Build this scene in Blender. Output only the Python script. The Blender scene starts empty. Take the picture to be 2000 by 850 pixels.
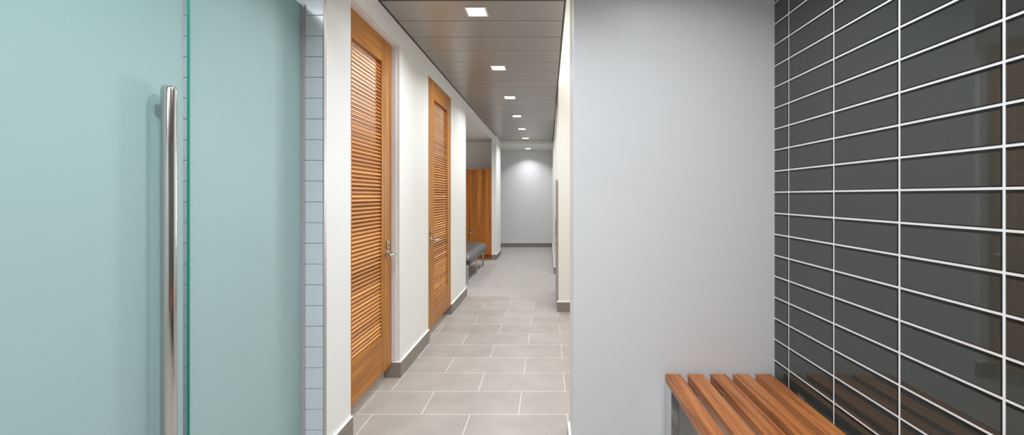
import bpy, bmesh, math, random
from mathutils import Vector, Matrix
random.seed(7)
S = bpy.context.scene
C = S.collection
PI = math.pi

# ---------------------------------------------------------------- materials
def lin(c):
    r = []
    for v in c:
        v /= 255.0
        r.append(v/12.92 if v <= 0.04045 else ((v+0.055)/1.055)**2.4)
    return (r[0], r[1], r[2], 1.0)

def mat(name, col, rough=0.5, metal=0.0, coat=0.0, spec=0.5, bump=0.0, bscale=60.0, mottle=0.0, mscale=2.0):
    m = bpy.data.materials.new(name); m.use_nodes = True
    nt = m.node_tree; p = nt.nodes['Principled BSDF']
    p.inputs['Base Color'].default_value = lin(col)
    p.inputs['Roughness'].default_value = rough
    p.inputs['Metallic'].default_value = metal
    p.inputs['Coat Weight'].default_value = coat
    p.inputs['Coat Roughness'].default_value = 0.02
    p.inputs['Specular IOR Level'].default_value = spec
    tc = nt.nodes.new('ShaderNodeTexCoord')
    if mottle:
        n = nt.nodes.new('ShaderNodeTexNoise'); n.inputs['Scale'].default_value = mscale
        n.inputs['Detail'].default_value = 4
        nt.links.new(tc.outputs['Object'], n.inputs['Vector'])
        mx = nt.nodes.new('ShaderNodeMix'); mx.data_type = 'RGBA'
        c = lin(col)
        mx.inputs[6].default_value = tuple(v*(1-mottle) for v in c[:3]) + (1,)
        mx.inputs[7].default_value = tuple(min(1, v*(1+mottle)) for v in c[:3]) + (1,)
        nt.links.new(n.outputs['Fac'], mx.inputs[0])
        nt.links.new(mx.outputs[2], p.inputs['Base Color'])
    if bump:
        n = nt.nodes.new('ShaderNodeTexNoise'); n.inputs['Scale'].default_value = bscale
        nt.links.new(tc.outputs['Object'], n.inputs['Vector'])
        b = nt.nodes.new('ShaderNodeBump'); b.inputs['Strength'].default_value = bump
        b.inputs['Distance'].default_value = 0.002
        nt.links.new(n.outputs['Fac'], b.inputs['Height'])
        nt.links.new(b.outputs['Normal'], p.inputs['Normal'])
    return m

def wood(name, c1, c2, c3, axis, rough=0.42, scale=1.0, island=0.0, p0=0.33, p1=0.68, fine=0.22):
    """grain running along axis (0 x, 1 y, 2 z); island = tone change from piece to piece"""
    m = bpy.data.materials.new(name); m.use_nodes = True
    nt = m.node_tree; p = nt.nodes['Principled BSDF']; L = nt.links.new
    tc = nt.nodes.new('ShaderNodeTexCoord')
    mp = nt.nodes.new('ShaderNodeMapping')
    s = [26*scale]*3; s[axis] = 1.1*scale
    mp.inputs['Scale'].default_value = s
    L(tc.outputs['Object'], mp.inputs['Vector'])
    geo = nt.nodes.new('ShaderNodeNewGeometry')
    add = nt.nodes.new('ShaderNodeVectorMath'); add.operation = 'ADD'
    sc = nt.nodes.new('ShaderNodeMath'); sc.operation = 'MULTIPLY'; sc.inputs[1].default_value = 37.0
    L(geo.outputs['Random Per Island'], sc.inputs[0])
    L(mp.outputs['Vector'], add.inputs[0]); L(sc.outputs[0], add.inputs[1])
    n = nt.nodes.new('ShaderNodeTexNoise'); n.inputs['Scale'].default_value = 1.0
    n.inputs['Detail'].default_value = 6; n.inputs['Distortion'].default_value = 0.6
    L(add.outputs[0], n.inputs['Vector'])
    n2 = nt.nodes.new('ShaderNodeTexNoise'); n2.inputs['Scale'].default_value = 5.0
    n2.inputs['Detail'].default_value = 3
    L(add.outputs[0], n2.inputs['Vector'])
    cr = nt.nodes.new('ShaderNodeValToRGB')
    e = cr.color_ramp.elements
    e[0].position = p0; e[0].color = lin(c1)
    e[1].position = p1; e[1].color = lin(c3)
    k = e.new(0.5); k.color = lin(c2)
    m1 = nt.nodes.new('ShaderNodeMath'); m1.operation = 'MULTIPLY_ADD'
    m1.inputs[1].default_value = fine
    L(n2.outputs['Fac'], m1.inputs[0]); 
    m0 = nt.nodes.new('ShaderNodeMath'); m0.operation = 'SUBTRACT'; m0.inputs[1].default_value = fine/2
    L(n.outputs['Fac'], m0.inputs[0]); L(m0.outputs[0], m1.inputs[2])
    last = m1.outputs[0]
    if island:
        mi = nt.nodes.new('ShaderNodeMath'); mi.operation = 'MULTIPLY_ADD'
        mi.inputs[1].default_value = island
        mj = nt.nodes.new('ShaderNodeMath'); mj.operation = 'SUBTRACT'; mj.inputs[1].default_value = island/2
        L(last, mj.inputs[0]); L(geo.outputs['Random Per Island'], mi.inputs[0]); L(mj.outputs[0], mi.inputs[2])
        last = mi.outputs[0]
    L(last, cr.inputs['Fac'])
    L(cr.outputs['Color'], p.inputs['Base Color'])
    p.inputs['Roughness'].default_value = rough
    p.inputs['Specular IOR Level'].default_value = 0.35
    b = nt.nodes.new('ShaderNodeBump'); b.inputs['Strength'].default_value = 0.08; b.inputs['Distance'].default_value = 0.001
    L(n2.outputs['Fac'], b.inputs['Height']); L(b.outputs['Normal'], p.inputs['Normal'])
    return m

def emit(name, col, strength):
    m = bpy.data.materials.new(name); m.use_nodes = True
    p = m.node_tree.nodes['Principled BSDF']
    p.inputs['Base Color'].default_value = (0.8, 0.8, 0.8, 1)
    p.inputs['Emission Color'].default_value = lin(col)
    p.inputs['Emission Strength'].default_value = strength
    return m

M = {}
M['paint_white'] = mat('warm_white_paint', (228, 228, 226), 0.6, bump=0.04, bscale=220)
M['paint_cream'] = mat('cream_paint', (231, 231, 225), 0.6, bump=0.04, bscale=220)
M['paint_grey'] = mat('pale_grey_paint', (216, 216, 218), 0.42, bump=0.05, bscale=160)
M['paint_ceiling'] = mat('ceiling_paint', (222, 218, 216), 0.8)
M['base_tile'] = mat('baseboard_tile', (134, 127, 118), 0.5, mottle=0.08, mscale=9)
M['white_cap'] = mat('white_cap', (238, 238, 236), 0.5)
M['jamb'] = mat('jamb_paint', (230, 229, 233), 0.45)
M['dark_edge'] = mat('dark_bronze', (82, 76, 70), 0.45, metal=0.6)
M['nickel'] = mat('nickel', (176, 173, 173), 0.5, metal=0.5)
M['channel'] = mat('aluminium_channel', (182, 177, 180), 0.5, metal=0.2)
M['chrome'] = mat('chrome', (215, 215, 217), 0.07, metal=1.0)
M['satin'] = mat('satin_steel', (205, 203, 200), 0.18, metal=1.0)
M['rubber'] = mat('dark_lock', (40, 38, 38), 0.5)
M['leather'] = mat('grey_leather', (84, 83, 84), 0.36, bump=0.12, bscale=300, spec=0.6)
M['leather_dark'] = mat('dark_leather_band', (70, 68, 68), 0.45)
M['grout'] = mat('white_grout', (230, 228, 229), 0.8)
M['glass_tile'] = mat('grey_glass_tile', (58, 61, 58), 0.03, spec=0.5, coat=0.3)
M['glass_tile_edge'] = mat('grey_glass_tile_edge', (26, 29, 27), 0.12, spec=0.3)  # bare glass edge, colour darkened to stand in for refraction at the rim
M['pale_tile'] = mat('pale_blue_tile', (208, 218, 224), 0.22, spec=0.5, mottle=0.02, mscale=3)
M['pale_grout'] = mat('pale_grout', (226, 231, 234), 0.8)
M['glass_edge'] = mat('green_glass_edge', (48, 152, 130), 0.15, spec=0.6)
M['dispenser'] = mat('dispenser_steel', (176, 168, 160), 0.35, metal=0.6)
M['lamp'] = emit('lamp_diffuser', (255, 253, 250), 6.0)
M['trimwhite'] = mat('lamp_trim', (226, 220, 216), 0.4)
dw = ((150, 94, 36), (172, 111, 44), (192, 131, 58))
M['wood_v'] = wood('teak_vertical', *dw, 2)
M['wood_h'] = wood('teak_horizontal', *dw, 1)
M['wood_slat'] = wood('teak_louver', (150, 98, 52), (196, 134, 72), (222, 162, 94), 1, island=0.42, p0=0.15, p1=0.85, scale=0.45, fine=0.06)
bw = ((128, 72, 36), (160, 95, 50), (182, 116, 66))
M['wood_bench'] = wood('oiled_teak', *bw, 1, rough=0.34, scale=1.6, island=0.2)
M['wood_locker'] = wood('locker_veneer', (134, 78, 28), (164, 98, 38), (184, 116, 52), 2, rough=0.35, scale=0.8)

# brushed steel ceiling: anisotropic-looking satin metal
m = mat('satin_ceiling_metal', (160, 156, 150), 0.34, metal=0.42); M['steel_ceiling'] = m
nt = m.node_tree; p = nt.nodes['Principled BSDF']
tc = nt.nodes.new('ShaderNodeTexCoord'); mp = nt.nodes.new('ShaderNodeMapping')
mp.inputs['Scale'].default_value = (1.5, 3.0, 1)
n = nt.nodes.new('ShaderNodeTexNoise'); n.inputs['Scale'].default_value = 1.2; n.inputs['Detail'].default_value = 1
b = nt.nodes.new('ShaderNodeBump'); b.inputs['Strength'].default_value = 0.25; b.inputs['Distance'].default_value = 0.02
nt.links.new(tc.outputs['Object'], mp.inputs['Vector']); nt.links.new(mp.outputs['Vector'], n.inputs['Vector'])
nt.links.new(n.outputs['Fac'], b.inputs['Height']); nt.links.new(b.outputs['Normal'], p.inputs['Normal'])

# frosted glass
m = bpy.data.materials.new('frosted_green_glass'); m.use_nodes = True; M['frosted'] = m
nt = m.node_tree; nt.nodes.clear(); L = nt.links.new
out = nt.nodes.new('ShaderNodeOutputMaterial')
df = nt.nodes.new('ShaderNodeBsdfDiffuse'); df.inputs['Color'].default_value = lin((200, 216, 219))
tr = nt.nodes.new('ShaderNodeBsdfTranslucent'); tr.inputs['Color'].default_value = lin((176, 222, 216))
gl = nt.nodes.new('ShaderNodeBsdfGlossy'); gl.inputs['Roughness'].default_value = 0.5
gl.inputs['Color'].default_value = (0.9, 0.95, 0.95, 1)
mx = nt.nodes.new('ShaderNodeMixShader'); mx.inputs[0].default_value = 0.45
L(df.outputs[0], mx.inputs[1]); L(tr.outputs[0], mx.inputs[2])
fr = nt.nodes.new('ShaderNodeFresnel'); fr.inputs['IOR'].default_value = 1.15
mx2 = nt.nodes.new('ShaderNodeMixShader'); L(fr.outputs[0], mx2.inputs[0])
L(mx.outputs[0], mx2.inputs[1]); L(gl.outputs[0], mx2.inputs[2])
L(mx2.outputs[0], out.inputs['Surface'])

# floor tile
def floor_tile():
    m = bpy.data.materials.new('porcelain_floor_tile'); m.use_nodes = True
    nt = m.node_tree; p = nt.nodes['Principled BSDF']; L = nt.links.new
    tc = nt.nodes.new('ShaderNodeTexCoord')
    mp = nt.nodes.new('ShaderNodeMapping'); mp.vector_type = 'POINT'
    mp.inputs['Location'].default_value = (-0.1225 + 0.613*20, -(2.669 - 0.3118*40), 0)
    L(tc.outputs['Object'], mp.inputs['Vector'])
    br = nt.nodes.new('ShaderNodeTexBrick')
    br.inputs['Scale'].default_value = 1.0
    br.inputs['Brick Width'].default_value = 0.613
    br.inputs['Row Height'].default_value = 0.3118
    br.inputs['Mortar Size'].default_value = 0.0024
    br.inputs['Mortar Smooth'].default_value = 0.1
    br.inputs['Bias'].default_value = 0.0
    br.inputs['Color1'].default_value = lin((167, 161, 156))
    br.inputs['Color2'].default_value = lin((160, 154, 149))
    br.inputs['Mortar'].default_value = lin((224, 220, 212))
    L(mp.outputs['Vector'], br.inputs['Vector'])
    n = nt.nodes.new('ShaderNodeTexNoise'); n.inputs['Scale'].default_value = 5; n.inputs['Detail'].default_value = 8
    L(tc.outputs['Object'], n.inputs['Vector'])
    cr = nt.nodes.new('ShaderNodeValToRGB'); cr.color_ramp.elements[0].position = .3; cr.color_ramp.elements[1].position = .75
    cr.color_ramp.elements[0].color = (0.86, 0.86, 0.86, 1); cr.color_ramp.elements[1].color = (1.05, 1.04, 1.03, 1)
    L(n.outputs['Fac'], cr.inputs['Fac'])
    mu = nt.nodes.new('ShaderNodeMix'); mu.data_type = 'RGBA'; mu.blend_type = 'MULTIPLY'; mu.inputs[0].default_value = 1
    L(br.outputs['Color'], mu.inputs[6]); L(cr.outputs['Color'], mu.inputs[7])
    L(mu.outputs[2], p.inputs['Base Color'])
    p.inputs['Roughness'].default_value = 0.42
    b = nt.nodes.new('ShaderNodeBump'); b.invert = True; b.inputs['Strength'].default_value = 0.4; b.inputs['Distance'].default_value = 0.001
    L(br.outputs['Fac'], b.inputs['Height']); L(b.outputs['Normal'], p.inputs['Normal'])
    return m
M['floor_tile'] = floor_tile()

def carpet():
    m = bpy.data.materials.new('woven_floor'); m.use_nodes = True
    nt = m.node_tree; p = nt.nodes['Principled BSDF']; L = nt.links.new
    tc = nt.nodes.new('ShaderNodeTexCoord')
    mp = nt.nodes.new('ShaderNodeMapping'); mp.inputs['Scale'].default_value = (110, 3.0, 1)
    L(tc.outputs['Object'], mp.inputs['Vector'])
    n = nt.nodes.new('ShaderNodeTexNoise'); n.inputs['Scale'].default_value = 1; n.inputs['Detail'].default_value = 6
    L(mp.outputs['Vector'], n.inputs['Vector'])
    cr = nt.nodes.new('ShaderNodeValToRGB'); cr.color_ramp.elements[0].position = .3; cr.color_ramp.elements[1].position = .7
    cr.color_ramp.elements[0].color = lin((158, 152, 150)); cr.color_ramp.elements[1].color = lin((174, 168, 165))
    L(n.outputs['Fac'], cr.inputs['Fac']); L(cr.outputs['Color'], p.inputs['Base Color'])
    p.inputs['Roughness'].default_value = 0.7
    b = nt.nodes.new('ShaderNodeBump'); b.inputs['Strength'].default_value = 0.3; b.inputs['Distance'].default_value = 0.001
    L(n.outputs['Fac'], b.inputs['Height']); L(b.outputs['Normal'], p.inputs['Normal'])
    return m
M['carpet'] = carpet()

# ---------------------------------------------------------------- mesh helpers
class MB:
    """collects shapes; build() links them as one mesh object"""
    def __init__(s): s.bm = bmesh.new()
    def box(s, x0, x1, y0, y1, z0, z1, mi=0, bevel=0.0, seg=2):
        b = bmesh.new()
        vs = [b.verts.new((x, y, z)) for x in (x0, x1) for y in (y0, y1) for z in (z0, z1)]
        for f in ((0,1,3,2), (4,6,7,5), (0,4,5,1), (2,3,7,6), (0,2,6,4), (1,5,7,3)):
            b.faces.new([vs[i] for i in f])
        if bevel:
            bmesh.ops.bevel(b, geom=b.edges[:], offset=bevel, segments=seg, profile=0.5, affect='EDGES')
        bmesh.ops.recalc_face_normals(b, faces=b.faces[:])
        for f in b.faces: f.material_index = mi
        s.join(b); return s
    def join(s, b, mtx=None):
        if mtx is not None: bmesh.ops.transform(b, matrix=mtx, verts=b.verts[:])
        me = bpy.data.meshes.new('tmp'); b.to_mesh(me); b.free(); s.bm.from_mesh(me); bpy.data.meshes.remove(me)
    def tube(s, pts, r, n=20, mi=0, caps=True, dome=False):
        """round bar through points; r may be a list"""
        b = bmesh.new(); pts = [Vector(p) for p in pts]
        rs = r if isinstance(r, (list, tuple)) else [r]*len(pts)
        rings = []
        for i, p in enumerate(pts):
            d = (pts[min(i+1, len(pts)-1)] - pts[max(i-1, 0)]).normalized()
            ref = Vector((0, 0, 1)) if abs(d.z) < 0.9 else Vector((1, 0, 0))
            u = d.cross(ref).normalized(); v = d.cross(u)
            rings.append([b.verts.new(p + (u*math.cos(2*PI*k/n) + v*math.sin(2*PI*k/n))*rs[i]) for k in range(n)])
        for a, c in zip(rings, rings[1:]):
            for k in range(n):
                f = b.faces.new((a[k], a[(k+1) % n], c[(k+1) % n], c[k])); f.smooth = True
        if caps:
            b.faces.new(rings[0][::-1]); b.faces.new(rings[-1])
        bmesh.ops.recalc_face_normals(b, faces=b.faces[:])
        for f in b.faces: f.material_index = mi
        s.join(b); return s
    def build(s, name, mats, parent=None, kind=None):
        me = bpy.data.meshes.new(name); s.bm.to_mesh(me); s.bm.free()
        if not isinstance(mats, (list, tuple)): mats = [mats]
        for k in mats: me.materials.append(M[k])
        o = bpy.data.objects.new(name, me); C.objects.link(o)
        if parent:
            o.parent = parent
            o.matrix_parent_inverse = Matrix.Translation(-Vector(parent.location))
        if kind: o['kind'] = kind
        return o

def tag(o, label, cat=None, group=None, kind=None):
    o['label'] = label
    if cat: o['category'] = cat
    if group: o['group'] = group
    if kind: o['kind'] = kind
    return o

def thing(name, label, cat, loc, group=None, kind=None):
    o = bpy.data.objects.new(name, None); C.objects.link(o); o.location = loc; o.empty_display_size = 0.1
    return tag(o, label, cat, group, kind)

def dup(root, loc, label):
    r = root.copy(); C.objects.link(r); r.location = loc; r['label'] = label
    for ch in list(root.children):
        c = ch.copy(); C.objects.link(c); c.parent = r; c.matrix_parent_inverse = ch.matrix_parent_inverse.copy()
        for g in list(ch.children):
            d = g.copy(); C.objects.link(d); d.parent = c; d.matrix_parent_inverse = g.matrix_parent_inverse.copy()
    return r

def struct(name, mb, mats, label=None, cat=None):
    o = mb.build(name, mats); o['kind'] = 'structure'
    if label: o['label'] = label
    if cat: o['category'] = cat
    return o

def area(name, loc, size, power, rot=(0, 0, 0), col=(1, 1, 1), spread=180, size_y=None, shape=None):
    l = bpy.data.lights.new(name, 'AREA'); l.energy = power; l.color = col; l.size = size
    l.spread = math.radians(spread)
    if size_y: l.shape = 'RECTANGLE'; l.size_y = size_y
    o = bpy.data.objects.new(name, l); C.objects.link(o); o.location = loc; o.rotation_euler = rot
    return o

# ---------------------------------------------------------------- key dimensions (metres; camera at x=0 y=0)
EYE = 1.375
XL = -1.127        # corridor's left wall face
XR = 0.125         # corridor's right wall face
XT = 1.085         # glass tile wall face
YF = 2.02          # grey wall behind the bench
ZC = 2.675         # metal ceiling
D1 = (2.424, 3.22) # doorway 1 along y
D2 = (3.996, 4.935)
DTOP = 2.515
YA = 5.83          # start of the locker alcove
BH = 0.115

# ---------------------------------------------------------------- floor
struct('floor', MB().box(-3.3, 2.6, -1.7, 5.80, -0.06, 0), 'floor_tile', 'taupe rectangular porcelain tiles with pale joints', 'floor')
struct('floor_carpet', MB().box(-3.3, 2.6, 5.80, 11.6, -0.06, 0.001), 'carpet', 'grey finely ribbed floor beyond the tiled corridor', 'floor')

# ---------------------------------------------------------------- left corridor wall
w = MB()
w.box(-1.242, XL, 2.14, D1[0], 0, 2.9)
w.box(-1.242, XL, D1[1], D2[0], 0, 2.9)
w.box(-1.242, XL, D2[1], YA, 0, 2.9)
w.box(-1.242, XL, D1[0], D1[1], DTOP, 2.9)
w.box(-1.242, XL, D2[0], D2[1], DTOP, 2.9)
w.box(-1.242, XL, YA, 9.14, 2.62, 2.9)
struct('wall_left', w, 'paint_white', 'warm white corridor wall around the two louvered doors', 'wall')
struct('wall_pillar', MB().box(-1.214, -1.115, 9.14, 10.0, 0, 2.9), 'paint_white', 'narrow white wall end beside the wooden lockers', 'wall')
# rooms behind the louvered doors
w = MB()
w.box(-2.7, -1.242, 2.14, D1[0]-0.01, 0, 2.9)
w.box(-2.7, -1.242, 3.55, 3.65, 0, 2.9)
w.box(-3.3, -1.242, 5.73, YA, 0, 2.9)
w.box(-2.7, -2.6, 2.42, 5.73, 0, 2.9)
struct('wall_stall', w, 'paint_white')
struct('ceiling_stall', MB().box(-2.6, -1.242, D1[0]-0.01, 5.73, 2.62, 2.72), 'paint_ceiling')
# alcove
w = MB()
w.box(-3.3, -3.2, YA, 9.9, 0, 2.9)
w.box(-3.3, -1.214, 9.8, 9.9, 0, 2.9)
struct('wall_alcove', w, 'paint_cream', 'shaded beige wall above the lockers', 'wall')
struct('ceiling_alcove', MB().box(-3.2, -1.242, YA, 9.8, 2.62, 2.72), 'paint_ceiling', 'plain painted ceiling over the locker alcove', 'ceiling')

# ---------------------------------------------------------------- far end
struct('wall_end', MB().box(-2.7, 0.4, 11.4, 11.5, 0, 2.9), 'paint_grey', 'pale wall closing the far end of the corridor', 'wall')
w = MB(); w.box(-2.7, -2.6, 9.9, 11.4, 0, 2.9)
struct('wall_far_left', w, 'paint_white')
w = MB(); w.box(-2.7, 0.4, 10.0, 11.4, 2.603, 2.75)
struct('ceiling_end', w, 'paint_ceiling', 'lower painted ceiling at the far end of the corridor', 'ceiling')

# ---------------------------------------------------------------- right corridor wall
w = MB()
w.box(XR, 2.3, 5.04, 5.14, 0, 3.9)
w.box(XR, 0.3, 5.14, 6.1, 0, 2.9)
w.box(XR, 0.3, 7.5, 11.4, 0, 2.9)
w.box(0.3, 1.3, 6.0, 6.1, 0, 2.9)
w.box(0.3, 1.3, 7.5, 7.6, 0, 2.9)
w.box(1.2, 1.3, 6.1, 7.5, 0, 2.9)
struct('wall_right', w, 'paint_cream', 'cream wall end behind the grey front wall, far right of the corridor', 'wall')
struct('ceiling_recess', MB().box(XR, 1.2, 6.1, 7.5, 2.69, 2.8), 'paint_ceiling')
w = MB()
w.box(2.2, 2.3, 2.36, 5.04, 0, 3.9)
w.box(0.110, XR, 2.36, 5.04, 2.70, 3.9)
struct('wall_side_room', w, 'paint_cream')
struct('ceiling_side_room', MB().box(0.11, 2.3, 2.36, 5.14, 3.8, 3.9), 'paint_ceiling')

# ---------------------------------------------------------------- front room
struct('wall_front', MB().box(0.123, 2.3, YF, 2.36, 0, 3.9, bevel=0.002), 'paint_grey', 'large pale grey wall behind the slatted wooden bench', 'wall')
w = MB()
w.box(-2.7, 1.3, -1.7, -1.6, 0, 2.9)
struct('wall_back', w, 'paint_white')
w = MB()
w.box(-2.7, -2.6, -1.6, 2.14, 0, 2.9)
struct('wall_shower', w, 'pale_tile')
struct('wall_shower_front', MB().box(-1.30, -1.228, -1.6, 0.505, 0, 2.69), 'paint_white')
struct('ceiling', MB().box(-2.7, 1.3, -1.7, 2.36, 2.69, 2.8).box(-1.242, 0.11, 2.36, 2.79, 2.69, 2.8), 'paint_ceiling')

# pale shower tiles on the wall facing the camera (stacked, 0.1038 pitch)
P = 0.1038
w = MB()
w.box(-2.6, -1.122, 2.128, 2.14, 0, 2.69, 1)
z = 1.375 - (850.0-383.0-9.5)/390.5          # a joint at photo height 840
z0 = z - math.floor(z/P)*P - P
for k in range(28):
    a, b_ = max(0.0, z0 + k*P) + 0.0012, min(2.69, z0 + (k+1)*P) - 0.0012
    if b_ - a < 0.01: continue
    for j in range(5):
        x1 = -1.122 - j*0.3155; x0 = max(-2.6, x1 - 0.313)
        w.box(x0, x1, 2.119, 2.129, a, b_, 0, bevel=0.0015, seg=2)
struct('wall_shower_back', w, ['pale_tile', 'pale_grout'], 'pale blue glazed tile strip between glass screen and white wall', 'wall')
struct('trim_1', MB().box(-1.122, -1.1165, 2.116, 2.1395, 0, 2.69), 'nickel', 'thin metal edge between pale tiles and white wall', 'trim')

# dark glass tile wall: grout slab + one bevelled tile per cell, all one surface
PZ, PY = 0.1000, 0.2990
zj = EYE - (374-381.5)/410.0
w = MB()
w.box(XT-0.0044, XT+0.1, -1.6, YF, 0, 2.69, 1)
gh = 0.0034
rows = [zj + (k-14)*PZ for k in range(0, 29)]
ycol = [1.901 - PY*(k-1) for k in range(-1, 13)]
def glass_tile(w, y0, y1, za, zb):
    b = bmesh.new()
    xf, xb = XT-0.0065, XT+0.0015       # front face stands proud of the grout
    e, et = 0.003, 0.0085              # edge widths: sides, top
    o = [(y0, za), (y1, za), (y1, zb), (y0, zb)]
    i = [(y0+e, za+e), (y1-e, za+e), (y1-e, zb-et), (y0+e, zb-et)]
    vb = [b.verts.new((xb, y, z)) for y, z in o]
    vm = [b.verts.new((xf+0.0018, y, z)) for y, z in o]
    vf = [b.verts.new((xf, y, z)) for y, z in i]
    for k in range(4):
        j = (k+1) % 4
        b.faces.new((vb[k], vb[j], vm[j], vm[k])).material_index = 2
        b.faces.new((vm[k], vm[j], vf[j], vf[k])).material_index = 2
    b.faces.new(vf).material_index = 0
    bmesh.ops.recalc_face_normals(b, faces=b.faces[:])
    s = w; me = bpy.data.meshes.new('tmp'); b.to_mesh(me); b.free(); s.bm.from_mesh(me); bpy.data.meshes.remove(me)
for k in range(len(rows)-1):
    za, zb = rows[k]+gh, rows[k+1]-gh
    if zb <= 0.02 or za >= 2.68: continue
    za = max(0.001, za); zb = min(2.688, zb)
    for j in range(len(ycol)-1):
        y1, y0 = ycol[j]-gh, ycol[j+1]+gh
        y1 = min(y1, YF-0.001); y0 = max(y0, -1.6)
        if y1 - y0 < 0.012: continue
        glass_tile(w, y0, y1, za, zb)
struct('wall_tiled', w, ['glass_tile', 'grout', 'glass_tile_edge'], 'glossy charcoal glass tile wall with white grout grid', 'wall')

# ---------------------------------------------------------------- metal ceiling
w = MB()
pit = 0.3232; y = 2.823
w.box(-1.127, 0.1225, 2.79, 10.0, ZC+0.012, ZC+0.03, 1)
while y < 9.99:
    y2 = min(y + pit, 10.0)
    w.box(-1.115, 0.110, y+0.004, y2-0.004, ZC, ZC+0.011, 0, bevel=0.0015, seg=1)
    y = y2
w.box(-1.127, -1.117, 2.823, 10.0, ZC-0.004, ZC+0.012, 1)
w.box(0.112, 0.1225, 2.823, 10.0, ZC-0.004, ZC+0.012, 1)
w.box(-1.127, 0.1225, 2.79, 2.8225, ZC-0.002, ZC+0.012, 1)
struct('ceiling_corridor', w, ['steel_ceiling', 'dark_edge'], 'satin metal plank ceiling with recessed square lights', 'ceiling')

# ---------------------------------------------------------------- baseboards
def base(name, segs, label=None):
    w = MB()
    for (x0, x1, y0, y1) in segs:
        w.box(x0, x1, y0, y1, 0.0, BH-0.002, 0)
        w.box(x0, x1, y0, y1, BH-0.002, BH+0.004, 1, bevel=0.001, seg=1)
    return struct(name, w, ['base_tile', 'white_cap'], label, 'baseboard')
T = 0.014
bo = XL + T
base('baseboard_left', [(XL, bo, 2.145, D1[0]-0.0), (-1.242, bo, D1[1]-T, D1[1]), (XL, bo, D1[1], D2[0]),
                        (-1.242, bo, D2[1]-T, D2[1]), (XL, bo, D2[1], YA), (-1.242, bo, YA, YA+T)],
     'taupe tile skirting under the warm white left wall')
base('baseboard_pillar', [(-1.214, -1.101, 9.14-T, 9.14), (-1.115, -1.101, 9.14, 10.0)], 'taupe skirting round the wall end by the lockers')
base('baseboard_end', [(-2.6, 0.111, 11.4-T, 11.4)], 'taupe skirting along the far end wall')
base('baseboard_right', [(XR-T, 2.2, 5.04-T, 5.04), (XR-T, XR, 5.04, 6.1), (XR-T, 1.2, 7.5-T, 7.5), (XR-T, XR, 7.5, 11.4-T)],
     'dark skirting at the foot of the cream wall end')
base('baseboard_front', [(0.123-T, 0.123, 2.05, 2.36)], 'short skirting on the narrow side of the grey wall')

# ---------------------------------------------------------------- louvered doors
def louver_door(n, xf, y0, y1, s0, s1, latch_far, label, jamb):
    """xf face x; y0..y1 leaf; s0/s1 stile widths near/far"""
    zb, zt, lb, lt = 0.105, 2.51, 0.375, 2.335
    xb = xf - 0.045
    d = thing('door_%d' % n, label, 'door', (xf, (y0+y1)/2, 0), None, 'structure')
    MB().box(xb, xf, y0, y0+s0-0.001, zb, zt, bevel=0.0015).build('stile', 'wood_v', d)
    MB().box(xb, xf, y1-s1+0.001, y1, zb, zt, bevel=0.0015).build('stile', 'wood_v', d)
    MB().box(xb, xf-0.0005, y0+s0, y1-s1, lt, zt-0.001, bevel=0.0015).build('rail', 'wood_h', d)
    MB().box(xb, xf-0.0005, y0+s0, y1-s1, zb, lb, bevel=0.0015).build('rail', 'wood_h', d)
    # louver slats: outer edge low, inner edge high
    w = MB(); pitch = 0.0258; k = 0
    n_s = int((lt-lb)/pitch)
    off = ((lt-lb) - (n_s-1)*pitch)/2
    xc = xf - 0.0235
    for k in range(n_s):
        b = bmesh.new(); zc = lb + off + k*pitch
        L_, t = 0.046, 0.0095; a = math.radians(40)
        prof = []
        nn = 5
        for q in range(nn+1):       # rounded outer nose
            ang = -PI/2 + PI*q/nn
            prof.append((L_/2 - t/2 + math.cos(ang)*t/2, math.sin(ang)*t/2))
        for q in range(nn+1):
            ang = PI/2 + PI*q/nn
            prof.append((-L_/2 + t/2 + math.cos(ang)*t/2, math.sin(ang)*t/2))
        rot = [(u*math.cos(a) + v*math.sin(a), -u*math.sin(a) + v*math.cos(a)) for u, v in prof]
        ya, yb = y0+s0-0.002, y1-s1+0.002
        va = [b.verts.new((xc+u, ya, zc+v)) for u, v in rot]
        vb = [b.verts.new((xc+u, yb, zc+v)) for u, v in rot]
        m_ = len(rot)
        for i in range(m_):
            b.faces.new((va[i], va[(i+1) % m_], vb[(i+1) % m_], vb[i]))
        b.faces.new(va[::-1]); b.faces.new(vb)
        bmesh.ops.recalc_face_normals(b, faces=b.faces[:])
        w.join(b)
    w.build('louver_panel', 'wood_slat', d)
    # latch hardware
    yl = (y1 - 0.085) if latch_far else (y0 + 0.09)
    sg = -1 if latch_far else 1
    zl = 0.95
    h = MB()
    h.tube([(xf+0.0005, yl, zl), (xf+0.009, yl, zl)], 0.027, 28)
    h.build('rose', 'satin', d)
    h = MB()
    h.tube([(xf+0.009, yl, zl), (xf+0.045, yl, zl), (xf+0.056, yl+sg*0.004, zl), (xf+0.062, yl+sg*0.016, zl), (xf+0.062, yl+sg*0.06, zl+0.001),
            (xf+0.060, yl+sg*0.118, zl+0.002)], [0.011, 0.011, 0.0115, 0.012, 0.0105, 0.0095], 18)
    h.build('lever_handle', 'satin', d)
    h = MB()
    h.box(xf+0.0005, xf+0.012, yl-0.019, yl+0.019, zl+0.038, zl+0.098, bevel=0.005, seg=3)
    lk = h.build('lock', 'satin', d)
    h = MB(); h.tube([(xf+0.012, yl, zl+0.062), (xf+0.0145, yl, zl+0.062)], 0.006, 16)
    k_ = h.build('keyhole', 'rubber'); k_.parent = lk; k_.matrix_parent_inverse = lk.matrix_world.inverted() if False else Matrix.Translation(-Vector(d.location))
    k_.matrix_parent_inverse = Matrix.Identity(4)
    return d
louver_door(1, -1.182, 2.432, 3.203, 0.123, 0.185, True, 'nearer louvered teak door, lever at its far edge, recessed in a white metal jamb', True)
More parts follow.
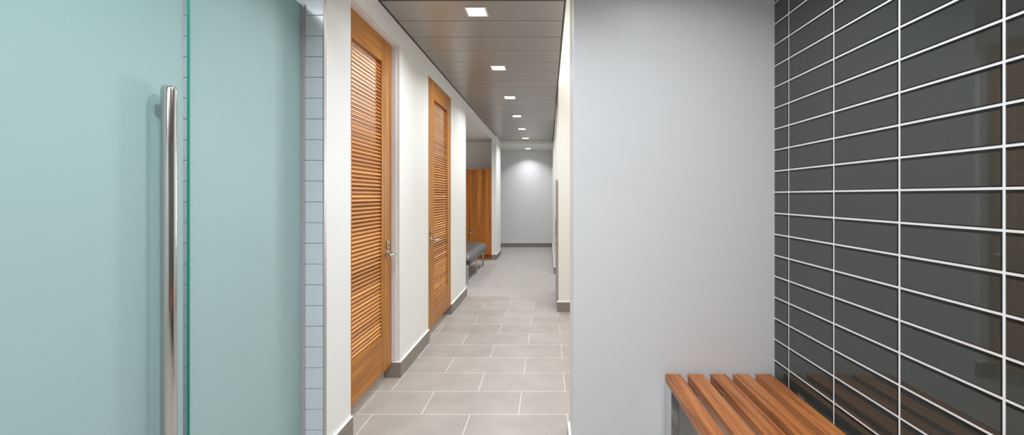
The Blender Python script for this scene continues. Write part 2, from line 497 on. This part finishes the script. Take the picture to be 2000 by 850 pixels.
louver_door(2, -1.130, 4.000, 4.932, 0.215, 0.165, False, 'farther louvered teak door with lever at its near edge, before the locker alcove', False)
# painted metal frames in the openings
def frame(name, y0, y1, x1, label):
    w = MB()
    w.box(-1.241, x1, y0+0.0005, y0+0.008, BH+0.004, DTOP-0.0005)
    w.box(-1.241, x1, y1-0.011, y1-0.0005, BH+0.004, DTOP-0.0005, bevel=0.0015)
    if x1 > -1.16: w.box(-1.241, x1, y0+0.008, y1-0.011, DTOP-0.006, DTOP-0.0005)
    return struct(name, w, 'jamb', label, 'door frame')
frame('trim_2', D1[0], D1[1], -1.150, 'white metal jamb in the recess of the nearer louvered door')

# ---------------------------------------------------------------- shower glass
d = thing('shower_door', 'frosted pale green glass door with long vertical steel pull bar', 'shower door', (-1.233, 0.97, 0))
w = MB(); w.box(-1.238, -1.228, 0.52, 1.426, 0.012, 2.33, 0, bevel=0.0008, seg=1)
pane = w.build('glass_pane', ['frosted', 'glass_edge'], d)
for f in pane.data.polygons:
    if abs(f.normal.x) < 0.9: f.material_index = 1
w = MB()
xb_, yb_ = -1.194, 1.336
w.tube([(xb_, yb_, 0.48), (xb_, yb_, 0.483), (xb_, yb_, 0.49), (xb_, yb_, 1.708), (xb_, yb_, 1.717), (xb_, yb_, 1.7215), (xb_, yb_, 1.723)],
       [0.012, 0.0175, 0.0205, 0.0205, 0.018, 0.013, 0.006], 40)
bar = w.build('pull_bar', 'satin', d)
for zz in (1.646, 0.56):
    w = MB(); w.box(-1.2275, xb_-0.012, yb_-0.012, yb_+0.012, zz-0.016, zz+0.016, bevel=0.002)
    w.build('standoff', 'satin', d)
w = MB(); w.box(-1.2365, -1.2295, 1.4265, 1.4290, 0.012, 2.33, bevel=0.001)
w.build('edge_seal', 'channel', d)
for zz in (0.35, 2.0):
    w = MB(); w.box(-1.250, -1.216, 0.512, 0.58, zz-0.045, zz+0.045, bevel=0.003)
    w.build('hinge', 'satin', d)

d = thing('shower_screen', 'fixed frosted green glass screen between the glass door and pale tiles', 'shower screen', (-1.233, 1.78, 0))
w = MB(); w.box(-1.2385, -1.228, 1.4535, 2.113, 0.004, 2.33, 0, bevel=0.0008, seg=1)
pane = w.build('glass_pane', ['frosted', 'glass_edge'], d)
for f in pane.data.polygons:
    if abs(f.normal.x) < 0.9: f.material_index = 1
w = MB()
w.box(-1.2275, -1.211, 2.106, 2.1185, 0, 2.33)
w.box(-1.252, -1.2387, 2.106, 2.1185, 0, 2.33)
w.box(-1.2387, -1.2275, 2.1135, 2.1185, 0, 2.33)
w.build('wall_channel', 'channel', d)

# ---------------------------------------------------------------- slatted bench
d = thing('slatted_bench', 'oiled teak slat bench on chrome legs against the grey wall', 'bench', (0.80, 1.2, 0))
zt = 0.538; y0, y1 = 0.35, 1.995
for k in range(5):
    x0 = 0.551 + k*0.1062
    w = MB(); w.box(x0, x0+0.0725, y0, y1, zt-0.036, zt, bevel=0.002, seg=2)
    w.build('slat', 'wood_bench', d)
w = MB()
def leg_frame(w, ya, yb):
    for xa in (0.553, 1.003):
        w.box(xa, xa+0.036, ya, yb, 0, zt-0.0365, bevel=0.002)
    w.box(0.5891, 1.0029, ya, yb, zt-0.066, zt-0.0365, bevel=0.002)
    w.box(0.5891, 1.0029, ya, yb, 0.0, 0.012, bevel=0.002)
for ya, yb in ((1.905, 1.99), (0.42, 0.505)):
    w = MB(); leg_frame(w, ya, yb); w.build('leg_frame', 'chrome', d)

# ---------------------------------------------------------------- lockers
LX = -1.2165; LW = 0.397; YL = 9.15
def locker(k, split):
    x1 = LX - k*LW; x0 = x1 - LW + 0.001
    labels = ['full-height wooden locker door next to the white wall end',
              'wooden locker with split upper and lower doors and a dark lock',
              'wooden locker hidden beyond the split one']
    d = thing('locker', labels[k], 'locker', ((x0+x1)/2, YL, 0), 'lockers in the alcove')
    MB().box(x0, x1, YL+0.022, 9.795, 0.106, 1.954).build('body', 'wood_locker', d)
    MB().box(x0, x1, YL+0.05, 9.795, 0, 0.1055).build('plinth', 'wood_locker', d)
    g = 0.002
    if not split:
        dr = MB().box(x0+g, x1-g, YL, YL+0.0215, 0.108, 1.952, bevel=0.001).build('door', 'wood_locker', d)
        w = MB()
        cx, cz = -1.413, 1.79
        pts = [(cx+0.014*math.cos(a), YL-0.001, cz+0.014*math.sin(a)) for a in [2*PI*i/20 for i in range(21)]]
        w.tube(pts, 0.0022, 6, caps=False)
        n_ = w.build('number_ring', 'satin'); n_.parent = dr; n_.matrix_parent_inverse = Matrix.Identity(4); fixp(n_)
    else:
        MB().box(x0+g, x1-g, YL, YL+0.0215, 0.859, 1.952, bevel=0.001).build('door', 'wood_locker', d)
        dr = MB().box(x0+g, x1-g, YL, YL+0.0215, 0.108, 0.855, bevel=0.001).build('door', 'wood_locker', d)
        w = MB(); cx = x1 - 0.045
        w.box(cx-0.022, cx+0.022, YL-0.007, YL-0.0005, 0.565, 0.665, 0, bevel=0.003)
        w.box(cx-0.012, cx+0.012, YL-0.016, YL-0.007, 0.60, 0.65, 1, bevel=0.002)
        n_ = w.build('lock', ['nickel', 'rubber']); n_.parent = dr; fixp(n_)
    return d
def fixp(o):
    """keep a child built in world coordinates where it is, two levels down"""
    par = o.parent; mw = Matrix.Identity(4)
    chain = []
    q = par
    while q: chain.append(q); q = q.parent
    for q in reversed(chain):
        mw = mw @ (q.matrix_parent_inverse if q.parent else Matrix.Identity(4)) @ Matrix.Translation(q.location)
    o.matrix_parent_inverse = mw.inverted()
locker(0, False); locker(1, True)
for o in list(bpy.data.objects):
    if o.name.startswith('keyhole'): fixp(o)

# ---------------------------------------------------------------- upholstered bench
d = thing('padded_bench', 'dark grey leather bench on slim steel legs in front of the lockers', 'bench', (-1.5, 7.45, 0))
bx0, bx1, by0, by1, bz = -1.80, -1.20, 6.55, 8.42, 0.335
def superpad(x0, x1, y0, y1, z0, zside, ztop):
    b = bmesh.new(); nx, ny = 24, 48; grid = []
    cx, cy, hx, hy = (x0+x1)/2, (y0+y1)/2, (x1-x0)/2, (y1-y0)/2
    def pt(u, v):
        U = math.sin(u*PI/2); V = math.sin(v*PI/2)
        # rounded corners in plan
        r = 0.10
        px, py = U*hx, V*hy
        ax, ay = abs(px)-(hx-r), abs(py)-(hy-r)
        if ax > 0 and ay > 0:
            l = math.hypot(ax, ay)
            if l > r: ax, ay = ax*r/l, ay*r/l
            px = math.copysign(hx-r+ax, px); py = math.copysign(hy-r+ay, py)
        du = 1-abs(px)/hx; dv = (hy-abs(py))/hx
        e = min(1, du/0.75); f_ = min(1, dv/0.75)
        dome = math.sqrt(max(0, 1-(1-e)**2.4))*math.sqrt(max(0, 1-(1-f_)**2.4))
        return (cx+px, cy+py, zside + (ztop-zside)*dome)
    for i in range(nx+1):
        grid.append([b.verts.new(pt(-1+2*i/nx, -1+2*j/ny)) for j in range(ny+1)])
    for i in range(nx):
        for j in range(ny):
            f = b.faces.new((grid[i][j], grid[i+1][j], grid[i+1][j+1], grid[i][j+1])); f.smooth = True
    ring = [grid[i][0] for i in range(nx)] + [grid[nx][j] for j in range(ny)] + [grid[i][ny] for i in range(nx, 0, -1)] + [grid[0][j] for j in range(ny, 0, -1)]
    low = [b.verts.new((cx+(v.co.x-cx)*0.985, cy+(v.co.y-cy)*0.995, z0)) for v in ring]
    nr = len(ring)
    for i in range(nr):
        f = b.faces.new((ring[i], ring[(i+1) % nr], low[(i+1) % nr], low[i])); f.smooth = True
    b.faces.new(low)
    bmesh.ops.remove_doubles(b, verts=b.verts[:], dist=1e-5)
    bmesh.ops.recalc_face_normals(b, faces=b.faces[:])
    return b
w = MB(); w.join(superpad(bx0, bx1, by0, by1, bz, 0.375, 0.487)); w.build('cushion', 'leather', d)
w = MB(); w.box(bx0+0.02, bx1-0.008, by0+0.01, by1-0.01, 0.302, bz-0.0005, bevel=0.006); w.build('seat_base', 'leather_dark', d)
for xx in (-1.258, -1.74):
    for yy in (6.63, 7.45, 8.24):
        w = MB(); w.box(xx-0.014, xx+0.014, yy-0.014, yy+0.014, 0.001, 0.302, bevel=0.002); w.build('leg', 'satin', d)

# ---------------------------------------------------------------- towel and waste unit on the right wall
d = thing('towel_dispenser', 'tall steel towel and waste unit seen edge-on past the cream wall end', 'towel dispenser', (0.11, 5.33, 0.12))
b = bmesh.new()
ya, yb, za, zb = 5.10, 5.50, 0.13, 1.57
pts = []
for cy, cz, a0 in ((yb-0.03, zb-0.03, 0), (ya+0.03, zb-0.03, 90), (ya+0.012, za+0.012, 180), (yb-0.012, za+0.012, 270)):
    r = 0.03 if cz > 1 else 0.012
    for q in range(5):
        a = math.radians(a0 + 90*q/4); pts.append((cy+r*math.cos(a), cz+r*math.sin(a)))
f1 = [b.verts.new((0.100, y, z)) for y, z in pts]; f2 = [b.verts.new((0.1245, y, z)) for y, z in pts]
b.faces.new(f1); b.faces.new(f2[::-1])
for i in range(len(pts)):
    b.faces.new((f1[i], f1[(i+1) % len(pts)], f2[(i+1) % len(pts)], f2[i]))
bmesh.ops.recalc_face_normals(b, faces=b.faces[:])
w = MB(); w.join(b); w.build('face_plate', 'dispenser', d)
w = MB(); w.box(0.0975, 0.0998, 5.14, 5.46, 0.86, 1.08); w.build('opening', 'rubber', d)
w = MB(); w.box(0.0975, 0.0998, 5.14, 5.46, 0.76, 0.80); w.build('lower_slot', 'rubber', d)
w = MB(); w.tube([(0.0998, 5.18, 1.49), (0.095, 5.18, 1.49)], 0.011, 14); w.build('lock', 'rubber', d)
w = MB(); w.tube([(0.0998, 5.16, 0.735), (0.090, 5.16, 0.735)], 0.010, 14); w.build('knob', 'satin', d)

# ---------------------------------------------------------------- recessed square lights
def make_light(loc, label):
    d = thing('ceiling_light', label, 'ceiling light', loc, 'recessed square lights')
    w = MB(); x, y, z = loc; a, t = 0.076, 0.013
    w.box(x-a, x+a, y-a, y-a+t, z-0.003, z-0.0002)
    w.box(x-a, x+a, y+a-t, y+a, z-0.003, z-0.0002)
    w.box(x-a, x-a+t, y-a+t, y+a-t, z-0.003, z-0.0002)
    w.box(x+a-t, x+a, y-a+t, y+a-t, z-0.003, z-0.0002)
    w.build('frame', 'trimwhite', d)
    w = MB(); w.box(x-a+t, x+a-t, y-a+t, y+a-t, z-0.0016, z-0.0003)
    w.build('diffuser', 'lamp', d)
    return d
ys = [2.99, 4.30, 5.59, 6.90, 8.21, 9.52]
labs = ['lit square downlight nearest in the metal ceiling, above the first louvered door',
        'lit square downlight, second from the near end of the metal ceiling',
        'lit square downlight, third from the near end of the metal ceiling',
        'lit square downlight, fourth from the near end, beyond the locker alcove opening',
        'lit square downlight, second to last in the metal ceiling',
        'lit square downlight, last in the metal ceiling before the painted soffit']
first = make_light((-0.502, ys[0], ZC), labs[0])
for y, l in zip(ys[1:], labs[1:]):
    dup(first, (-0.502, y, ZC), l)
dup(first, (-0.51, 10.98, 2.603), 'small square downlight in the lower painted ceiling by the end wall')

WARM = (1.0, 0.965, 0.92); NEUT = (0.95, 0.982, 1.0); COOL = (0.93, 0.97, 1.0)
PW = 12.5
for y in ys:
    area('corridor_downlight', (-0.502, y, ZC-0.006), 0.12, PW, col=NEUT, spread=150)
area('end_downlight', (-0.51, 10.98, 2.603-0.006), 0.12, 7.5, col=COOL, spread=120)
area('front_downlight', (0.55, 1.25, 2.685), 0.15, 9, col=COOL, spread=130)
area('front_downlight', (-0.6, 0.85, 2.685), 0.12, 5, col=NEUT, spread=100)
area('front_downlight', (-0.5, 1.68, 2.685), 0.12, 9, col=NEUT, spread=120)
area('front_downlight', (-0.1, 0.2, 2.685), 0.4, 22, col=COOL, spread=148)
area('front_downlight', (-0.1, -1.0, 2.685), 0.4, 16, col=COOL, spread=148)
area('shower_downlight', (-1.62, 1.0, 2.685), 0.3, 16, col=COOL, spread=170)
area('stall_downlight', (-1.9, 3.0, 2.61), 0.3, 14, col=WARM)
area('stall_downlight', (-1.9, 4.6, 2.61), 0.3, 14, col=WARM)
area('alcove_downlight', (-2.2, 7.6, 2.61), 0.15, 11, col=WARM, spread=140)
area('side_room_downlight', (0.9, 3.8, 3.78), 0.4, 44, col=(1.0, 0.985, 0.96))
area('recess_downlight', (0.7, 6.8, 2.68), 0.2, 8, col=WARM)
ml = area('handle_shadow_light', (0.45, 5.0, 1.55), 0.34, 3.8, col=NEUT, size_y=0.9, spread=54)  # unseen focused light, added to throw the pull bar's shadow onto the glass
ml.rotation_euler = Vector((-1.6, -3.65, 0)).to_track_quat('-Z', 'Y').to_euler()

# ---------------------------------------------------------------- world, camera, view
wd = bpy.data.worlds.new('world'); S.world = wd; wd.use_nodes = True
wd.node_tree.nodes['Background'].inputs['Color'].default_value = (0.8, 0.85, 0.9, 1)
wd.node_tree.nodes['Background'].inputs['Strength'].default_value = 0.05
cam = bpy.data.cameras.new('camera'); co = bpy.data.objects.new('camera', cam); C.objects.link(co)
co.location = (0, 0, EYE); co.rotation_euler = (PI/2, 0, 0)
cam.sensor_width = 36; cam.lens = 828/2000*36
cam.shift_x = -70/2000; cam.shift_y = -42/2000
cam.clip_start = 0.02
S.camera = co
S.view_settings.view_transform = 'Standard'; S.view_settings.look = 'None'
S.view_settings.gamma = 1; S.view_settings.use_curve_mapping = False
S.view_settings.exposure = 0.0
S.cycles.use_denoising = True
S.cycles.max_bounces = 12; S.cycles.diffuse_bounces = 8; S.cycles.glossy_bounces = 5
S.cycles.sample_clamp_indirect = 6
